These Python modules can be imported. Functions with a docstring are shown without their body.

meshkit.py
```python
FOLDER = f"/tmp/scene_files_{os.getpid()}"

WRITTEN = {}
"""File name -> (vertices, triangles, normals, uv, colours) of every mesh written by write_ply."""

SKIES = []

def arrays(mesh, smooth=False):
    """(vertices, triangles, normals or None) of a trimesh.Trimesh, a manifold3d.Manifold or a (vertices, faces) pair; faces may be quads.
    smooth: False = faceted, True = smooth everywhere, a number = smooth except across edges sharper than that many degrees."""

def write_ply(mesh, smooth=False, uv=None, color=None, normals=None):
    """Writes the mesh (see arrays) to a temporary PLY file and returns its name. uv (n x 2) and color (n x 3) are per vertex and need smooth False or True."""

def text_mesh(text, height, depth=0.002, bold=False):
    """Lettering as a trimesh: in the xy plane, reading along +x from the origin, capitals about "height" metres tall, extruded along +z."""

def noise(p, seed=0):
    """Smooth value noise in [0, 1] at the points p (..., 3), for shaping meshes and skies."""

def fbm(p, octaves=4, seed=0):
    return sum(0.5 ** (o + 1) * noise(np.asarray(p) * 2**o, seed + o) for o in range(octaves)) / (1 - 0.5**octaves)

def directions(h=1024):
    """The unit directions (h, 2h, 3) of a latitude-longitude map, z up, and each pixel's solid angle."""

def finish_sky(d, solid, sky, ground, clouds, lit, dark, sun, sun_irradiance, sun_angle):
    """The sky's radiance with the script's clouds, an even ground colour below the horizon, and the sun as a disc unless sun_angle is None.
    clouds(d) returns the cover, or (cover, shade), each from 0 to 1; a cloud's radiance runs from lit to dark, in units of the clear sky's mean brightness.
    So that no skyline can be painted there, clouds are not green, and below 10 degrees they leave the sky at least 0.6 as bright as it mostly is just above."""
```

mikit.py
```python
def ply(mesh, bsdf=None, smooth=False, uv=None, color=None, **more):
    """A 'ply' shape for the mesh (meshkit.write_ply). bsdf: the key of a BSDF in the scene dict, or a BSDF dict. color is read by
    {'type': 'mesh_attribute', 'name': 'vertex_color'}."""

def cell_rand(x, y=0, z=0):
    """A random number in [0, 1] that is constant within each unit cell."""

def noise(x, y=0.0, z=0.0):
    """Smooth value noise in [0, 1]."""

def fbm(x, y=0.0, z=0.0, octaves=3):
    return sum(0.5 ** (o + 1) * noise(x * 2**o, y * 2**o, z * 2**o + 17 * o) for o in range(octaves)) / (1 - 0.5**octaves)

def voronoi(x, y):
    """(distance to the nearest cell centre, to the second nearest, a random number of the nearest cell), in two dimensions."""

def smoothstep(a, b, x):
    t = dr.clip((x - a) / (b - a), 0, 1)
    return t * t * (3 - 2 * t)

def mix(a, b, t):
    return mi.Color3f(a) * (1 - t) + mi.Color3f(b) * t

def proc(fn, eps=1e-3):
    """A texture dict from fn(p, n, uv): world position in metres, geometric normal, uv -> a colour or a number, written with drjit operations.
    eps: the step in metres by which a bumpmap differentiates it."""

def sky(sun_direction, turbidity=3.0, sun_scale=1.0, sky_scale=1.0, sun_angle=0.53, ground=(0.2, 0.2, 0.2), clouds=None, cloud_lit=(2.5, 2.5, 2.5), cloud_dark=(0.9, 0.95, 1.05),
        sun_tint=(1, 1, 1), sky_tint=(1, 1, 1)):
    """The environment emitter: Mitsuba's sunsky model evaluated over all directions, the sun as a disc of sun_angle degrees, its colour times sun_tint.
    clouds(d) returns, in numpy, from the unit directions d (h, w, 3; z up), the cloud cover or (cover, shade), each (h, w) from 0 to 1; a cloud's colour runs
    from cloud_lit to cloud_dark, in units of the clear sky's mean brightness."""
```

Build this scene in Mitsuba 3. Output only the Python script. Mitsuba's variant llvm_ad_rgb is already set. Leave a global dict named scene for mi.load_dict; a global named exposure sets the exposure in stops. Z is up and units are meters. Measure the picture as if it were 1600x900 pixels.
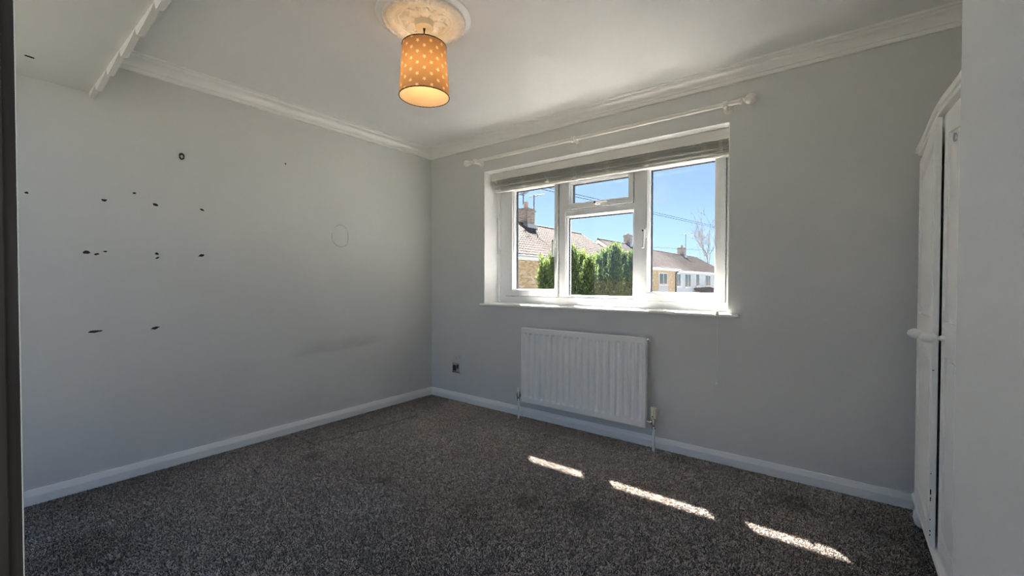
import math, random
import numpy as np, trimesh, mitsuba as mi, drjit as dr, mikit, meshkit
import manifold3d as m3
from mikit import proc, noise, fbm, voronoi, cell_rand, smoothstep, mix
T = mi.ScalarTransform4f
rng = random.Random(7); nrg = np.random.default_rng(11)
scene, labels = {}, {}

# ------------------------------------------------------------------ camera, sky, sun, exposure
F, YAW, PITCH, ROLL = 667.058, 0.654112, 0.0166058, 0.0013433
EYE = np.array([3.19930, -2.865219, 1.124421])
fw = np.array([-math.sin(YAW) * math.cos(PITCH), math.cos(YAW) * math.cos(PITCH), -math.sin(PITCH)])
rt = np.cross(fw, [0, 0, 1]); rt /= np.linalg.norm(rt); up0 = np.cross(rt, fw)
up = -rt * math.sin(ROLL) + up0 * math.cos(ROLL)
scene['camera'] = {'type': 'perspective', 'fov': math.degrees(2 * math.atan(800 / F)), 'fov_axis': 'x', 'near_clip': 0.01, 'far_clip': 2000.0,
                   'to_world': T().look_at(origin=EYE.tolist(), target=(EYE + fw).tolist(), up=up.tolist())}
SUN = np.array([-0.844, 1.0, 1.516])
scene['sky'] = mikit.sky(SUN, turbidity=2.6, sun_scale=11.0, sky_scale=0.80, sun_tint=(0.84, 0.965, 1.22), sky_tint=(0.93, 1.0, 1.03), ground=(0.05, 0.048, 0.042))
exposure = 2.6
LAMP = 7.0                      # radiance of the bulb in the pendant

# ------------------------------------------------------------------ helpers
def cham(x0, y0, z0, x1, y1, z1, c=0.002):
    """Box with chamfered edges."""
    lo, hi = np.array([x0, y0, z0], float), np.array([x1, y1, z1], float)
    c = min(c, *(0.45 * (hi - lo)))
    pts = []
    for s in np.ndindex(2, 2, 2):
        k = np.where(s, hi, lo); d = np.where(s, -1, 1) * c
        for a in range(3):
            q = k + d; q[a] = k[a]; pts.append(q)
    return trimesh.convex.convex_hull(np.array(pts))
def box(x0, y0, z0, x1, y1, z1):
    return trimesh.creation.box(bounds=[[x0, y0, z0], [x1, y1, z1]])
def cyl(p0, p1, r, n=16):
    return trimesh.creation.cylinder(radius=r, segment=[p0, p1], sections=n)
def tube(path, r, n=8):
    path = np.asarray(path, float); r = np.broadcast_to(np.asarray(r, float), len(path))
    t = np.gradient(path, axis=0); t /= np.linalg.norm(t, axis=1, keepdims=True) + 1e-12
    ref = np.array([0, 0, 1.0]) if abs(t[:, 2]).mean() < 0.9 else np.array([1.0, 0, 0])
    a = np.cross(t, ref); a /= np.linalg.norm(a, axis=1, keepdims=True) + 1e-12
    b = np.cross(t, a); an = np.arange(n) * 2 * np.pi / n
    v = (path[:, None] + r[:, None, None] * (np.cos(an)[None, :, None] * a[:, None] + np.sin(an)[None, :, None] * b[:, None])).reshape(-1, 3)
    f = []
    for i in range(len(path) - 1):
        for j in range(n):
            k = (j + 1) % n
            f += [[i * n + j, i * n + k, (i + 1) * n + k], [i * n + j, (i + 1) * n + k, (i + 1) * n + j]]
    v = np.vstack([v, path[:1], path[-1:]]); c0, c1 = len(v) - 2, len(v) - 1; L = (len(path) - 1) * n
    for j in range(n):
        k = (j + 1) % n; f += [[c0, k, j], [c1, L + j, L + k]]
    return trimesh.Trimesh(v, f, process=False)
def lathe(prof, n=32, axis='z', at=(0, 0, 0)):
    """prof: (radius, height) pairs; axis z, x or y."""
    m = trimesh.creation.revolve(np.array(prof, float), sections=n)
    if axis == 'x': m.apply_transform(trimesh.transformations.rotation_matrix(np.pi / 2, [0, 1, 0]))
    if axis == 'y': m.apply_transform(trimesh.transformations.rotation_matrix(-np.pi / 2, [1, 0, 0]))
    m.apply_translation(at); return m
def prism(poly, axis, a0, a1):
    """A 2-D outline swept along an axis: 'x' outline is (y,z); 'y' outline is (x,z); 'z' outline is (x,y)."""
    from shapely.geometry import Polygon
    m = trimesh.creation.extrude_polygon(Polygon(poly), a1 - a0, engine='earcut')
    v = m.vertices.copy(); h = v[:, 2] + a0
    m.vertices = {'x': np.c_[h, v[:, 0], v[:, 1]], 'y': np.c_[v[:, 0], h, v[:, 1]], 'z': np.c_[v[:, 0], v[:, 1], h]}[axis]
    trimesh.repair.fix_normals(m); return m
cat_ = trimesh.util.concatenate
used = {}
def num(key):
    k = used[key] = used.get(key, -1) + 1
    return key if k == 0 else f'{key}_{k:03d}'
def obj(name, mesh, bsdf, parent=None, smooth=30, label=None, kind=None, **kw):
    key = num((parent + '__' if parent else '') + name)
    scene[key] = mikit.ply(mesh, bsdf, smooth=smooth, **kw) if not isinstance(mesh, dict) else dict(mesh)
    d = {}
    if label: d['label'] = label
    if kind: d['kind'] = kind
    if d: labels[key] = d
    return key
def tag(key, label, category=None, group=None, kind=None):
    labels[key] = {'label': label}
    if category: labels[key]['category'] = category
    if group: labels[key]['group'] = group
    if kind: labels[key]['kind'] = kind
    return key
def thing(name, label, category, group=None, kind=None):
    return tag(num(name), label, category, group, kind)
def at_px(px, py, depth):
    """A point of the photograph at a depth along the camera's axis (for reading off far positions)."""
    return EYE + depth * (fw + rt * (px - 800) / F - up * (py - 450) / F)

# ------------------------------------------------------------------ materials
def mat(key, d):
    scene[key] = {'type': 'twosided', 'bsdf': d} if d['type'] not in ('dielectric', 'thindielectric', 'principledthin', 'twosided') else d
    return key
def rgb(r, g=None, b=None):
    return {'type': 'rgb', 'value': [r, r if g is None else g, r if b is None else b]}
def paint(key, col, rough=0.5, spec=0.4):
    return mat(key, {'type': 'principled', 'base_color': rgb(*col) if isinstance(col, tuple) else col, 'roughness': rough, 'specular': spec})
def wall_col(p, n, uv):
    big = fbm(p.x * 1.3 + 5, p.y * 1.3, p.z * 1.3) - 0.5
    c = mi.Color3f(0.60, 0.605, 0.585) * (1 + 0.05 * big)
    # long grubby smear low on the side wall, left by furniture, and the smudge round the socket
    zc = 0.585 + 0.05 * (p.y + 1.0) + 0.02 * (noise(p.y * 9, p.z * 5) - 0.5)
    sm = smoothstep(-1.42, -1.15, p.y) * (1 - smoothstep(-0.75, -0.5, p.y)) * dr.exp(-dr.square((p.z - zc) / dr.select(p.z > zc, 0.07, 0.022)))
    sm = sm * dr.select(p.x < 0.02, 1.0, 0.0) * (0.6 + 0.8 * noise(p.y * 14, p.z * 14))
    s2 = dr.exp(-dr.square((p.x - 0.36) / 0.06) - dr.square((p.z - 0.40) / 0.035)) * dr.select(p.y > -0.02, 1.0, 0.0)
    s2 = s2 * noise(p.x * 60, p.z * 60)
    return c * (1 - 0.17 * sm) * (1 - 0.25 * s2)
wb = proc(lambda p, n, uv: fbm(p.x * 190, p.y * 190, p.z * 190, 2))
mat('m_wall', {'type': 'bumpmap', 'nested_texture': wb, 'scale': 0.0006, 'bsdf': {'type': 'principled', 'base_color': proc(wall_col), 'roughness': 0.62, 'specular': 0.3}})
cb = proc(lambda p, n, uv: fbm(p.x * 70, p.y * 70, p.z * 70, 3))
mat('m_ceiling', {'type': 'bumpmap', 'nested_texture': cb, 'scale': 0.0016, 'bsdf': {'type': 'principled', 'base_color': rgb(0.84, 0.84, 0.815), 'roughness': 0.7, 'specular': 0.2}})
paint('m_white', (0.88, 0.86, 0.80), 0.35)
paint('m_cornice', (0.84, 0.84, 0.815), 0.5)
paint('m_upvc', (0.83, 0.84, 0.83), 0.28, 0.5)
paint('m_reveal', (0.88, 0.88, 0.87), 0.5)
paint('m_pole', (0.82, 0.80, 0.73), 0.3, 0.5)
paint('m_blind', (0.60, 0.60, 0.55), 0.4)
paint('m_cord', (0.80, 0.78, 0.70), 0.7)
paint('m_rad', (0.78, 0.785, 0.76), 0.3, 0.5)
paint('m_pipe', (0.80, 0.80, 0.77), 0.35)
paint('m_trv', (0.78, 0.74, 0.55), 0.35)
paint('m_black', (0.012, 0.012, 0.013), 0.45)
paint('m_gap_shade', (0.22, 0.22, 0.22), 0.6)  # colour of the shadow gaps painted round the sashes
paint('m_rubber', (0.015, 0.018, 0.024), 0.5)
paint('m_wardrobe', (0.84, 0.835, 0.80), 0.38, 0.45)
paint('m_plaster', proc(lambda p, n, uv: mi.Color3f(0.80, 0.755, 0.68) * (0.93 + 0.1 * noise(p.x * 90, p.y * 90, p.z * 90))), 0.6, 0.3)
paint('m_cream', (0.72, 0.66, 0.50), 0.4)
paint('m_chip', (0.035, 0.026, 0.022), 0.8)
paint('m_pencil', (0.17, 0.17, 0.16), 0.8)
mat('m_chrome', {'type': 'roughconductor', 'material': 'Cr', 'alpha': 0.12})
mat('m_steel', {'type': 'roughconductor', 'material': 'Cr', 'alpha': 0.25})
mat('m_glass', {'type': 'thindielectric', 'int_ior': 1.5})
# dark grained board of the doorway lining
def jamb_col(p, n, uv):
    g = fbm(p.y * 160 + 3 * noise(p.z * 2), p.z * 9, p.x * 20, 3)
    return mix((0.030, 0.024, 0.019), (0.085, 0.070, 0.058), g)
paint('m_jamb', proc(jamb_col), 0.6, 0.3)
# carpet backing and tufts
mat('m_carpet', {'type': 'principled', 'base_color': proc(lambda p, n, uv: mix((0.016, 0.014, 0.013), (0.05, 0.045, 0.042), noise(p.x * 160, p.y * 160))), 'roughness': 0.95, 'specular': 0.05})
mat('m_tuft', {'type': 'principled', 'base_color': {'type': 'mesh_attribute', 'name': 'vertex_color'}, 'roughness': 0.95, 'specular': 0.05, 'sheen': 0.3})

# ------------------------------------------------------------------ room shell
H = 2.40
HX0, HX1, HZ0, HZ1 = 0.69, 2.665, 0.907, 2.09           # window opening
def man(x0, y0, z0, x1, y1, z1):
    return m3.Manifold.cube([x1 - x0, y1 - y0, z1 - z0]).translate([x0, y0, z0])
obj('wall_left', box(-0.12, -2.95, 0, 0, 0.28, H), 'm_wall', smooth=False); tag('wall_left', 'plain grey painted left wall with filled holes and pencil ring', kind='structure')
wb_ = man(0, 0, 0, 4.2, 0.28, H) - man(HX0, -1, HZ0, HX1, 1, HZ1)
obj('wall_back', wb_, 'm_wall', smooth=False); tag('wall_back', 'grey painted wall holding the window above the radiator', kind='structure')
obj('wall_right', cham(3.36, -2.60, 0, 4.2, -1.813, H, 0.006), 'm_wall', smooth=False); tag('wall_right', 'pale grey projecting wall end in the right foreground', kind='structure')
obj('wall_alcove', box(4.08, -1.813, 0, 4.2, 0, H), 'm_wall', smooth=False); tag('wall_alcove', 'grey wall behind the wardrobe', kind='structure')
obj('wall_rear', man(0, -2.95, 0, 2.48, -2.835, H) - man(0.06, -4, -0.1, 2.20, -2, 2.13), 'm_wall', smooth=False); tag('wall_rear', 'narrow wall beside the doorway at the left edge', kind='structure')  # unseen opening cut here to let added daylight in from behind
obj('ceiling', box(-0.12, -2.95, H, 4.2, 0.28, H + 0.1), 'm_ceiling', smooth=False); tag('ceiling', 'white lightly textured ceiling', kind='structure')
obj('floor', box(-0.12, -3.3, -0.1, 4.2, 0.0, 0), 'm_carpet', smooth=False); tag('floor', 'floor covered with dark grey brown carpet', kind='structure')

# carpet pile: short leaning tufts
def pile():
    p = 0.0056
    xs, ys = np.arange(0.018, 3.55, p), np.arange(-2.86, -0.018, p)
    X, Y = [a.ravel() for a in np.meshgrid(xs, ys)]
    n = len(X)
    X = X + nrg.uniform(-.5, .5, n) * p; Y = Y + nrg.uniform(-.5, .5, n) * p
    P = np.c_[X, Y, X * 0]
    worn = meshkit.fbm(P * 2.2 + 3, 4, 5); fine = meshkit.noise(P * 30, 9)
    h = 0.0034 + 0.0026 * nrg.random(n) + 0.0015 * (worn - .5)
    ang = nrg.uniform(0, 2 * np.pi, n) ; r = 0.0034 + 0.0014 * nrg.random(n)
    lean = 0.0022 * np.c_[nrg.normal(size=n), nrg.normal(size=n)]
    v = np.zeros((n, 4, 3))
    for k in range(3):
        a = ang + k * 2 * np.pi / 3
        v[:, k] = np.c_[X + r * np.cos(a), Y + r * np.sin(a), X * 0 - 0.001]
    v[:, 3] = np.c_[X + lean[:, 0], Y + lean[:, 1], h]
    # flattened, dirty pile: along the side wall and where furniture stood; darker by the wardrobe and window wall
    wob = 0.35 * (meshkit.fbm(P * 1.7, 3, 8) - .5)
    dirt_dark = np.clip(1 - (X + wob) / 0.55, 0, 1) * 0.8
    dirt_dark = np.maximum(dirt_dark, 0.55 * np.clip(1 - (X - 0.0 + wob) / 1.3, 0, 1) * np.clip((-Y - 1.5) / 1.0, 0, 1))
    dirt_dark = np.maximum(dirt_dark, 0.8 * np.clip(1 - (3.5 - X + wob) / 0.5, 0, 1))
    dirt_dark = np.maximum(dirt_dark, 0.35 * np.clip(1 - (-Y + wob) / 0.3, 0, 1))
    for (sx, sy, sr) in ((1.172, -1.406, .05), (.53, -1.49, .06), (.30, -.30, .16), (.2, -.1, .16), (1.944, -1.119, .06), (2.40, -.10, .10), (3.05, -.28, .14), (3.40, -.34, .25), (.75, -2.55, .30), (2.2, -1.0, .09)):
        dirt_dark = np.maximum(dirt_dark, 0.8 * np.exp(-((X - sx) ** 2 + (Y - sy) ** 2) / sr ** 2) * (0.7 + 0.5 * fine))
    line = np.exp(-((X - 0.353 - 0.057 * (Y + 1.311) / 0.6 - 0.006 * np.sin(Y * 30)) / 0.011) ** 2) * (Y > -1.36) * (Y < -0.55)
    line2 = np.exp(-((Y + 1.383) / 0.013) ** 2) * (X < 0.37)
    dirt_dark = np.maximum(dirt_dark, 0.55 * (X < 0.42) * (Y > -1.4) * np.clip(1.6 * (meshkit.fbm(P * 7, 3, 4) - .38), 0, 1) * 1.6)
    dirt_dark = np.clip(np.maximum(dirt_dark, 0.9 * np.maximum(line, line2)), 0, 1)
    tone = np.clip(nrg.random(n) ** 1.25 * (0.6 + 0.8 * meshkit.noise(P * 55, 2)), 0, 1)
    warm = np.clip(meshkit.fbm(P * 3 + 9, 3, 2) * 1.6 - .4, 0, 1)[:, None]
    lightc = np.array([0.92, 0.82, 0.74]) * (1 - warm) + np.array([0.92, 0.76, 0.62]) * warm
    c = np.array([0.115, 0.10, 0.088]) * (1 - tone[:, None]) + lightc * tone[:, None]
    c = c * (1 - 0.62 * dirt_dark[:, None]) * (0.8 + 0.4 * worn[:, None])
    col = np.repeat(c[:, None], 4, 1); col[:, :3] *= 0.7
    i = np.arange(n)[:, None] * 4
    f = np.concatenate([i + [0, 1, 3], i + [1, 2, 3], i + [2, 0, 3]])
    return trimesh.Trimesh(v.reshape(-1, 3), f, process=False), np.clip(col.reshape(-1, 3), 0, 1)
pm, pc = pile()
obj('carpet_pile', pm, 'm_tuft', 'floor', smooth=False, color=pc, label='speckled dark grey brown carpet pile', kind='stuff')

# skirting boards, one board each, plain with a bevelled top
ZB, TB = 0.0755, 0.016
sk = [(0, 0), (TB, 0), (TB, ZB * 0.60), (TB - 0.009, ZB), (0, ZB)]
obj('baseboard_left', prism(sk, 'y', -2.835, 0), 'm_white', smooth=False); tag('baseboard_left', 'white skirting board along the left wall', kind='structure')
skb = [(-a, b) for a, b in sk][::-1]
obj('baseboard_back', prism(skb, 'x', TB, 4.08), 'm_white', smooth=False); tag('baseboard_back', 'white skirting board under the window and radiator', kind='structure')

# cornice: (out from wall, down from ceiling)
arc = [(0.056 - 0.036 * math.sin(t), 0.025 + 0.042 * (1 - math.cos(t))) for t in np.linspace(0.0, math.pi / 2, 10)]
co = [(0, 0), (0.076, 0), (0.076, 0.011), (0.064, 0.013), (0.061, 0.021), (0.056, 0.022)] + arc + [(0.012, 0.068), (0.012, 0.075), (0.018, 0.077), (0.018, 0.0905), (0, 0.0905)]
def cornice(n_out, a0, a1, axis):
    pts = [(n_out * a, H - b) for a, b in co]
    return prism(pts if n_out > 0 else pts[::-1], axis, a0, a1)
obj('trim_1', cornice(1, -2.835, 0, 'y'), 'm_cornice', smooth=25); tag('trim_1', 'white moulded plaster cornice along the left wall', kind='structure')
obj('trim_2', cornice(-1, 0.0, 4.08, 'x'), 'm_cornice', smooth=25); tag('trim_2', 'white moulded plaster cornice above the curtain pole', kind='structure')

# ------------------------------------------------------------------ window: reveal, sill, frame, sashes, panes
win = tag('window_1', 'white three-light casement window with opening top vent', kind='structure')
e = 0.006
obj('reveal', cham(HX0 - 0.001, -0.0015, 0.925, HX0 + e, 0.28, HZ1, 0.003), 'm_reveal', win, label='white left reveal of the window')
obj('reveal', cham(HX1 - e, -0.0015, 0.925, HX1 + 0.001, 0.28, HZ1, 0.003), 'm_reveal', win)
obj('reveal', cham(HX0, -0.0015, HZ1 - e, HX1, 0.28, HZ1 + 0.001, 0.003), 'm_reveal', win, label='white head reveal above the blind')
obj('reveal_bead', cham(HX0 + e, 0.182, 0.925, 0.722, 0.28, HZ1 - e, 0.003), 'm_reveal', win)
nose = [(0.28, 0.907), (-0.026, 0.907), (-0.031, 0.911), (-0.032, 0.917), (-0.030, 0.922), (-0.025, 0.925), (0.28, 0.925)]
sillm = cat_([prism(nose, 'x', HX0, HX1), prism([(0.0, 0.907)] + nose[1:6] + [(0.0, 0.925)], 'x', 0.66, HX0), prism([(0.0, 0.907)] + nose[1:6] + [(0.0, 0.925)], 'x', HX1, 2.722)])
obj('sill', sillm, 'm_white', win, label='white window sill board')
for hz_ in (1.715, 1.395):
    obj('cord_hook', cat_([cham(0.712, 0.166, hz_ - .028, 0.7225, 0.184, hz_ + .028, .003), cham(0.700, 0.166, hz_ - .028, 0.7225, 0.174, hz_ - .016, .002)]), 'm_upvc', win, label='small white cord cleat on the reveal')
YF, YO = 0.200, 0.272
X0, X1, Z0, Z1 = 0.722, 2.659, 0.925, 2.084
def moulded(x0, z0, x1, z1, wl, wr, wb, wt, y0, y1, lip=0.010):
    """A rectangular frame with mitred, bevelled inner edges: a deep bar and a thinner inner lip."""
    def ring(a, b, ya, yb, ya_in):
        o = [(a[0], a[1]), (a[2], a[1]), (a[2], a[3]), (a[0], a[3])]; i = [(b[0], b[1]), (b[2], b[1]), (b[2], b[3]), (b[0], b[3])]
        v = [(x, ya, z) for x, z in o] + [(x, ya_in, z) for x, z in i] + [(x, yb, z) for x, z in o] + [(x, yb, z) for x, z in i]
        f = []
        for k in range(4):
            j = (k + 1) % 4
            f += [[k, j, 4 + j], [k, 4 + j, 4 + k], [8 + k, 12 + j, 8 + j], [8 + k, 12 + k, 12 + j], [k, 8 + j, j], [k, 8 + k, 8 + j], [4 + k, 4 + j, 12 + j], [4 + k, 12 + j, 12 + k]]
        m = trimesh.Trimesh(v, f, process=False); trimesh.repair.fix_normals(m); return m
    a = (x0, z0, x1, z1); m_ = (x0 + wl - lip, z0 + wb - lip, x1 - wr + lip, z1 - wt + lip); b = (x0 + wl, z0 + wb, x1 - wr, z1 - wt)
    return cat_([ring(a, m_, y0, y1, y0), ring(m_, b, y0 + 0.005, y1, y0 + 0.018)])
M1, M2, TR = (1.338, 1.404), (1.982, 2.052), (1.645, 1.708)
obj('frame', moulded(X0, Z0, X1, Z1, 0.062, 0.055, 0.070, 0.105, YF, YO), 'm_upvc', win, smooth=False, label='white outer window frame')
obj('mullion', cham(M1[0], YF + 0.002, Z0 + 0.06, M1[1], YO, Z1 - 0.09, 0.006), 'm_upvc', win, smooth=False)
obj('mullion', cham(M2[0], YF + 0.002, Z0 + 0.06, M2[1], YO, Z1 - 0.09, 0.006), 'm_upvc', win, smooth=False)
obj('transom', cham(M1[1] - 0.004, YF + 0.002, TR[0] + 0.006, M2[0] + 0.004, YO, TR[1], 0.006), 'm_upvc', win, smooth=False)
obj('glazing_bead', moulded(M1[1] - 0.002, 0.985, M2[0] + 0.002, TR[0] + 0.012, 0.016, 0.016, 0.024, 0.016, YF + 0.014, YO, 0.006), 'm_upvc', win, smooth=False)
YS = YF - 0.020
sashes = {'casement': (0.786, 0.992, 1.336, 1.984, 0.088, 0.036, 0.062, 0.055), 'casement_': (2.053, 0.982, 2.606, 1.984, 0.050, 0.066, 0.064, 0.055),
          'vent_sash': (1.404, 1.706, 1.983, 1.984, 0.052, 0.040, 0.050, 0.072)}
panes = []
for nm, (x0, z0, x1, z1, wl, wr, wb2, wt) in sashes.items():
    s = obj(nm.rstrip('_'), moulded(x0, z0, x1, z1, wl, wr, wb2, wt, YS, YO - 0.01), 'm_upvc', win, smooth=False, label={'casement': 'left opening casement', 'casement_': 'right opening casement', 'vent_sash': 'small top-hung vent sash'}[nm])
    obj('gap_shade', moulded(x0 - .0035, z0 - .0035, x1 + .0035, z1 + .0035, .006, .006, .006, .006, YF - 0.0012, YO - 0.02, .002), 'm_gap_shade', s, smooth=False, label='grey strip drawn in for the shadow gap round the sash')  # dark ring added as the shadow line between sash and frame
    panes.append((s, x0 + wl, z0 + wb2, x1 - wr, z1 - wt))
panes.append((None, M1[1] + 0.008, 1.009, M2[0] - 0.008, TR[0] - 0.004))
for s, x0, z0, x1, z1 in panes:
    par = s or win
    yg = 0.232
    v = [(x0 - .004, yg, z0 - .004), (x1 + .004, yg, z0 - .004), (x1 + .004, yg, z1 + .004), (x0 - .004, yg, z1 + .004)]
    obj('pane', trimesh.Trimesh(v, [[0, 1, 2], [0, 2, 3]], process=False), 'm_glass', par, smooth=False, label='clear glass pane')
    g = 0.0075
    gk = cat_([box(x0 - .002, yg + .003, z0, x0 + g, yg + .02, z1), box(x0, yg + .003, z1 - g * .8, x1, yg + .02, z1 + .002)])
    obj('gasket', gk, 'm_rubber', par, smooth=False, label='black glazing gasket')
def handle(parent, x, z, L=0.115):
    m = cat_([cham(x - 0.013, YS - 0.010, z - 0.036, x + 0.013, YS + 0.001, z + 0.036, 0.005), cyl([x, YS - 0.034, z + 0.012], [x, YS, z + 0.012], 0.009),
              cham(x - 0.010, YS - 0.046, z - L, x + 0.010, YS - 0.030, z + 0.024, 0.005)])
    obj('handle', m, 'm_upvc', parent, label='white lever handle')
    obj('key_hole', cyl([x, YS - 0.0475, z + 0.012], [x, YS - 0.045, z + 0.012], 0.006, 12), 'm_black', parent)
handle('window_1__casement', 1.318, 1.44)
handle('window_1__casement_001', 2.078, 1.475)
vh = cat_([cham(1.665, YS - 0.012, 1.716, 1.725, YS + 0.001, 1.744, 0.005), cham(1.685, YS - 0.034, 1.722, 1.705, YS - 0.008, 1.742, 0.004), cham(1.69, YS - 0.040, 1.727, 1.80, YS - 0.028, 1.739, 0.004)])
obj('handle', vh, 'm_upvc', 'window_1__vent_sash', label='white vent handle')
obj('key_hole', cyl([1.695, YS - 0.042, 1.733], [1.695, YS - 0.035, 1.733], 0.008, 12), 'm_black', 'window_1__vent_sash')

# ------------------------------------------------------------------ venetian blind, drawn right up
bl = thing('venetian_blind', 'white venetian blind drawn up into a stack at the top of the window', 'blind')
BX0, BX1, BY0, BY1 = 0.700, 2.655, 0.088, 0.140
obj('valance', cat_([cham(BX0, 0.078, 2.016, BX1, 0.086, 2.083, 0.003), cham(BX0, 0.086, 2.030, BX1, 0.094, 2.036, 0.002)]), 'm_blind', bl, label='plain valance board')
obj('headrail', cham(BX0 + 0.004, 0.096, 2.044, BX1 - 0.004, 0.142, 2.083, 0.003), 'm_blind', bl)
SX0 = 0.740
def slat_mesh():
    ys = np.linspace(BY0, BY1, 5); crown = 0.0022 * (1 - ((ys - ys.mean()) / (BY1 - BY0) * 2) ** 2)
    prof = [(y, c) for y, c in zip(ys, crown)] + [(y, c - 0.0016) for y, c in zip(ys[::-1], crown[::-1])]
    return prism(prof, 'x', 0, BX1 - 0.006 - SX0)
slat = mikit.ply(slat_mesh(), 'm_blind', smooth=25)
NS = 15
for k in range(NS):
    obj('slat', {**slat, 'to_world': T().translate([SX0 + rng.uniform(-.004, .004), rng.uniform(-.003, .003), 1.940 + k * 0.0064]).rotate([1, 0, 0], rng.uniform(-3.5, 3.5))}, None, bl)
obj('bottom_rail', cham(SX0, BY0 + 0.001, 1.914, BX1 - 0.006, BY1 - 0.002, 1.932, 0.004), 'm_blind', bl, label='bottom rail')
for cx in (0.80, 1.06, 1.30, 1.55, 1.83, 2.12, 2.50):
    pts = []
    parts = []
    for s in (-1, 1):
        for q in range(2):
            z0_, z1_ = 1.93, 2.024
            zz = np.linspace(z0_, z1_, 12)
            xx = cx + s * 0.012 + 0.012 * np.sin(np.linspace(0, 5 + q * 2.1, 12) * (1 + 0.4 * rng.random()) + rng.random() * 6)
            yy = BY0 - 0.004 - 0.010 * np.abs(np.sin(np.linspace(0, 7 + q, 12) + rng.random() * 3))
            parts.append(tube(np.c_[xx, yy, zz], 0.0012, 5))
    parts.append(cham(cx - 0.011, BY0 - 0.006, 1.928, cx + 0.011, BY0 + 0.004, 1.936, 0.002))
    obj('ladder_cord', cat_(parts), 'm_cord', bl)
# lift cords hanging in front of the frame, joined in a toggle at the sill, one cord running on below
lc = cat_([tube([(2.598 + d, 0.074 - 0.03 * t, 2.02 - t * 1.07) for t in np.linspace(0, 1, 9)], 0.0011, 6) for d in (-0.008, 0.0, 0.007)])
obj('lift_cord', lc, 'm_cord', bl)
obj('cord_toggle', lathe([(0, -0.014), (0.007, -0.014), (0.0095, -0.008), (0.0095, 0.006), (0.006, 0.012), (0.002, 0.016), (0, 0.016)], 16, at=(2.610, -0.040, 0.930)), 'm_cream', bl, label='cream cord joiner')
obj('pull_cord', tube([(2.600, 0.044, 0.95), (2.606, 0.01, 0.941), (2.610, -0.040, 0.945), (2.610, -0.040, 0.90), (2.611, -0.036, 0.7), (2.611, -0.036, 0.51)], 0.0009, 6), 'm_cord', bl)
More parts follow.
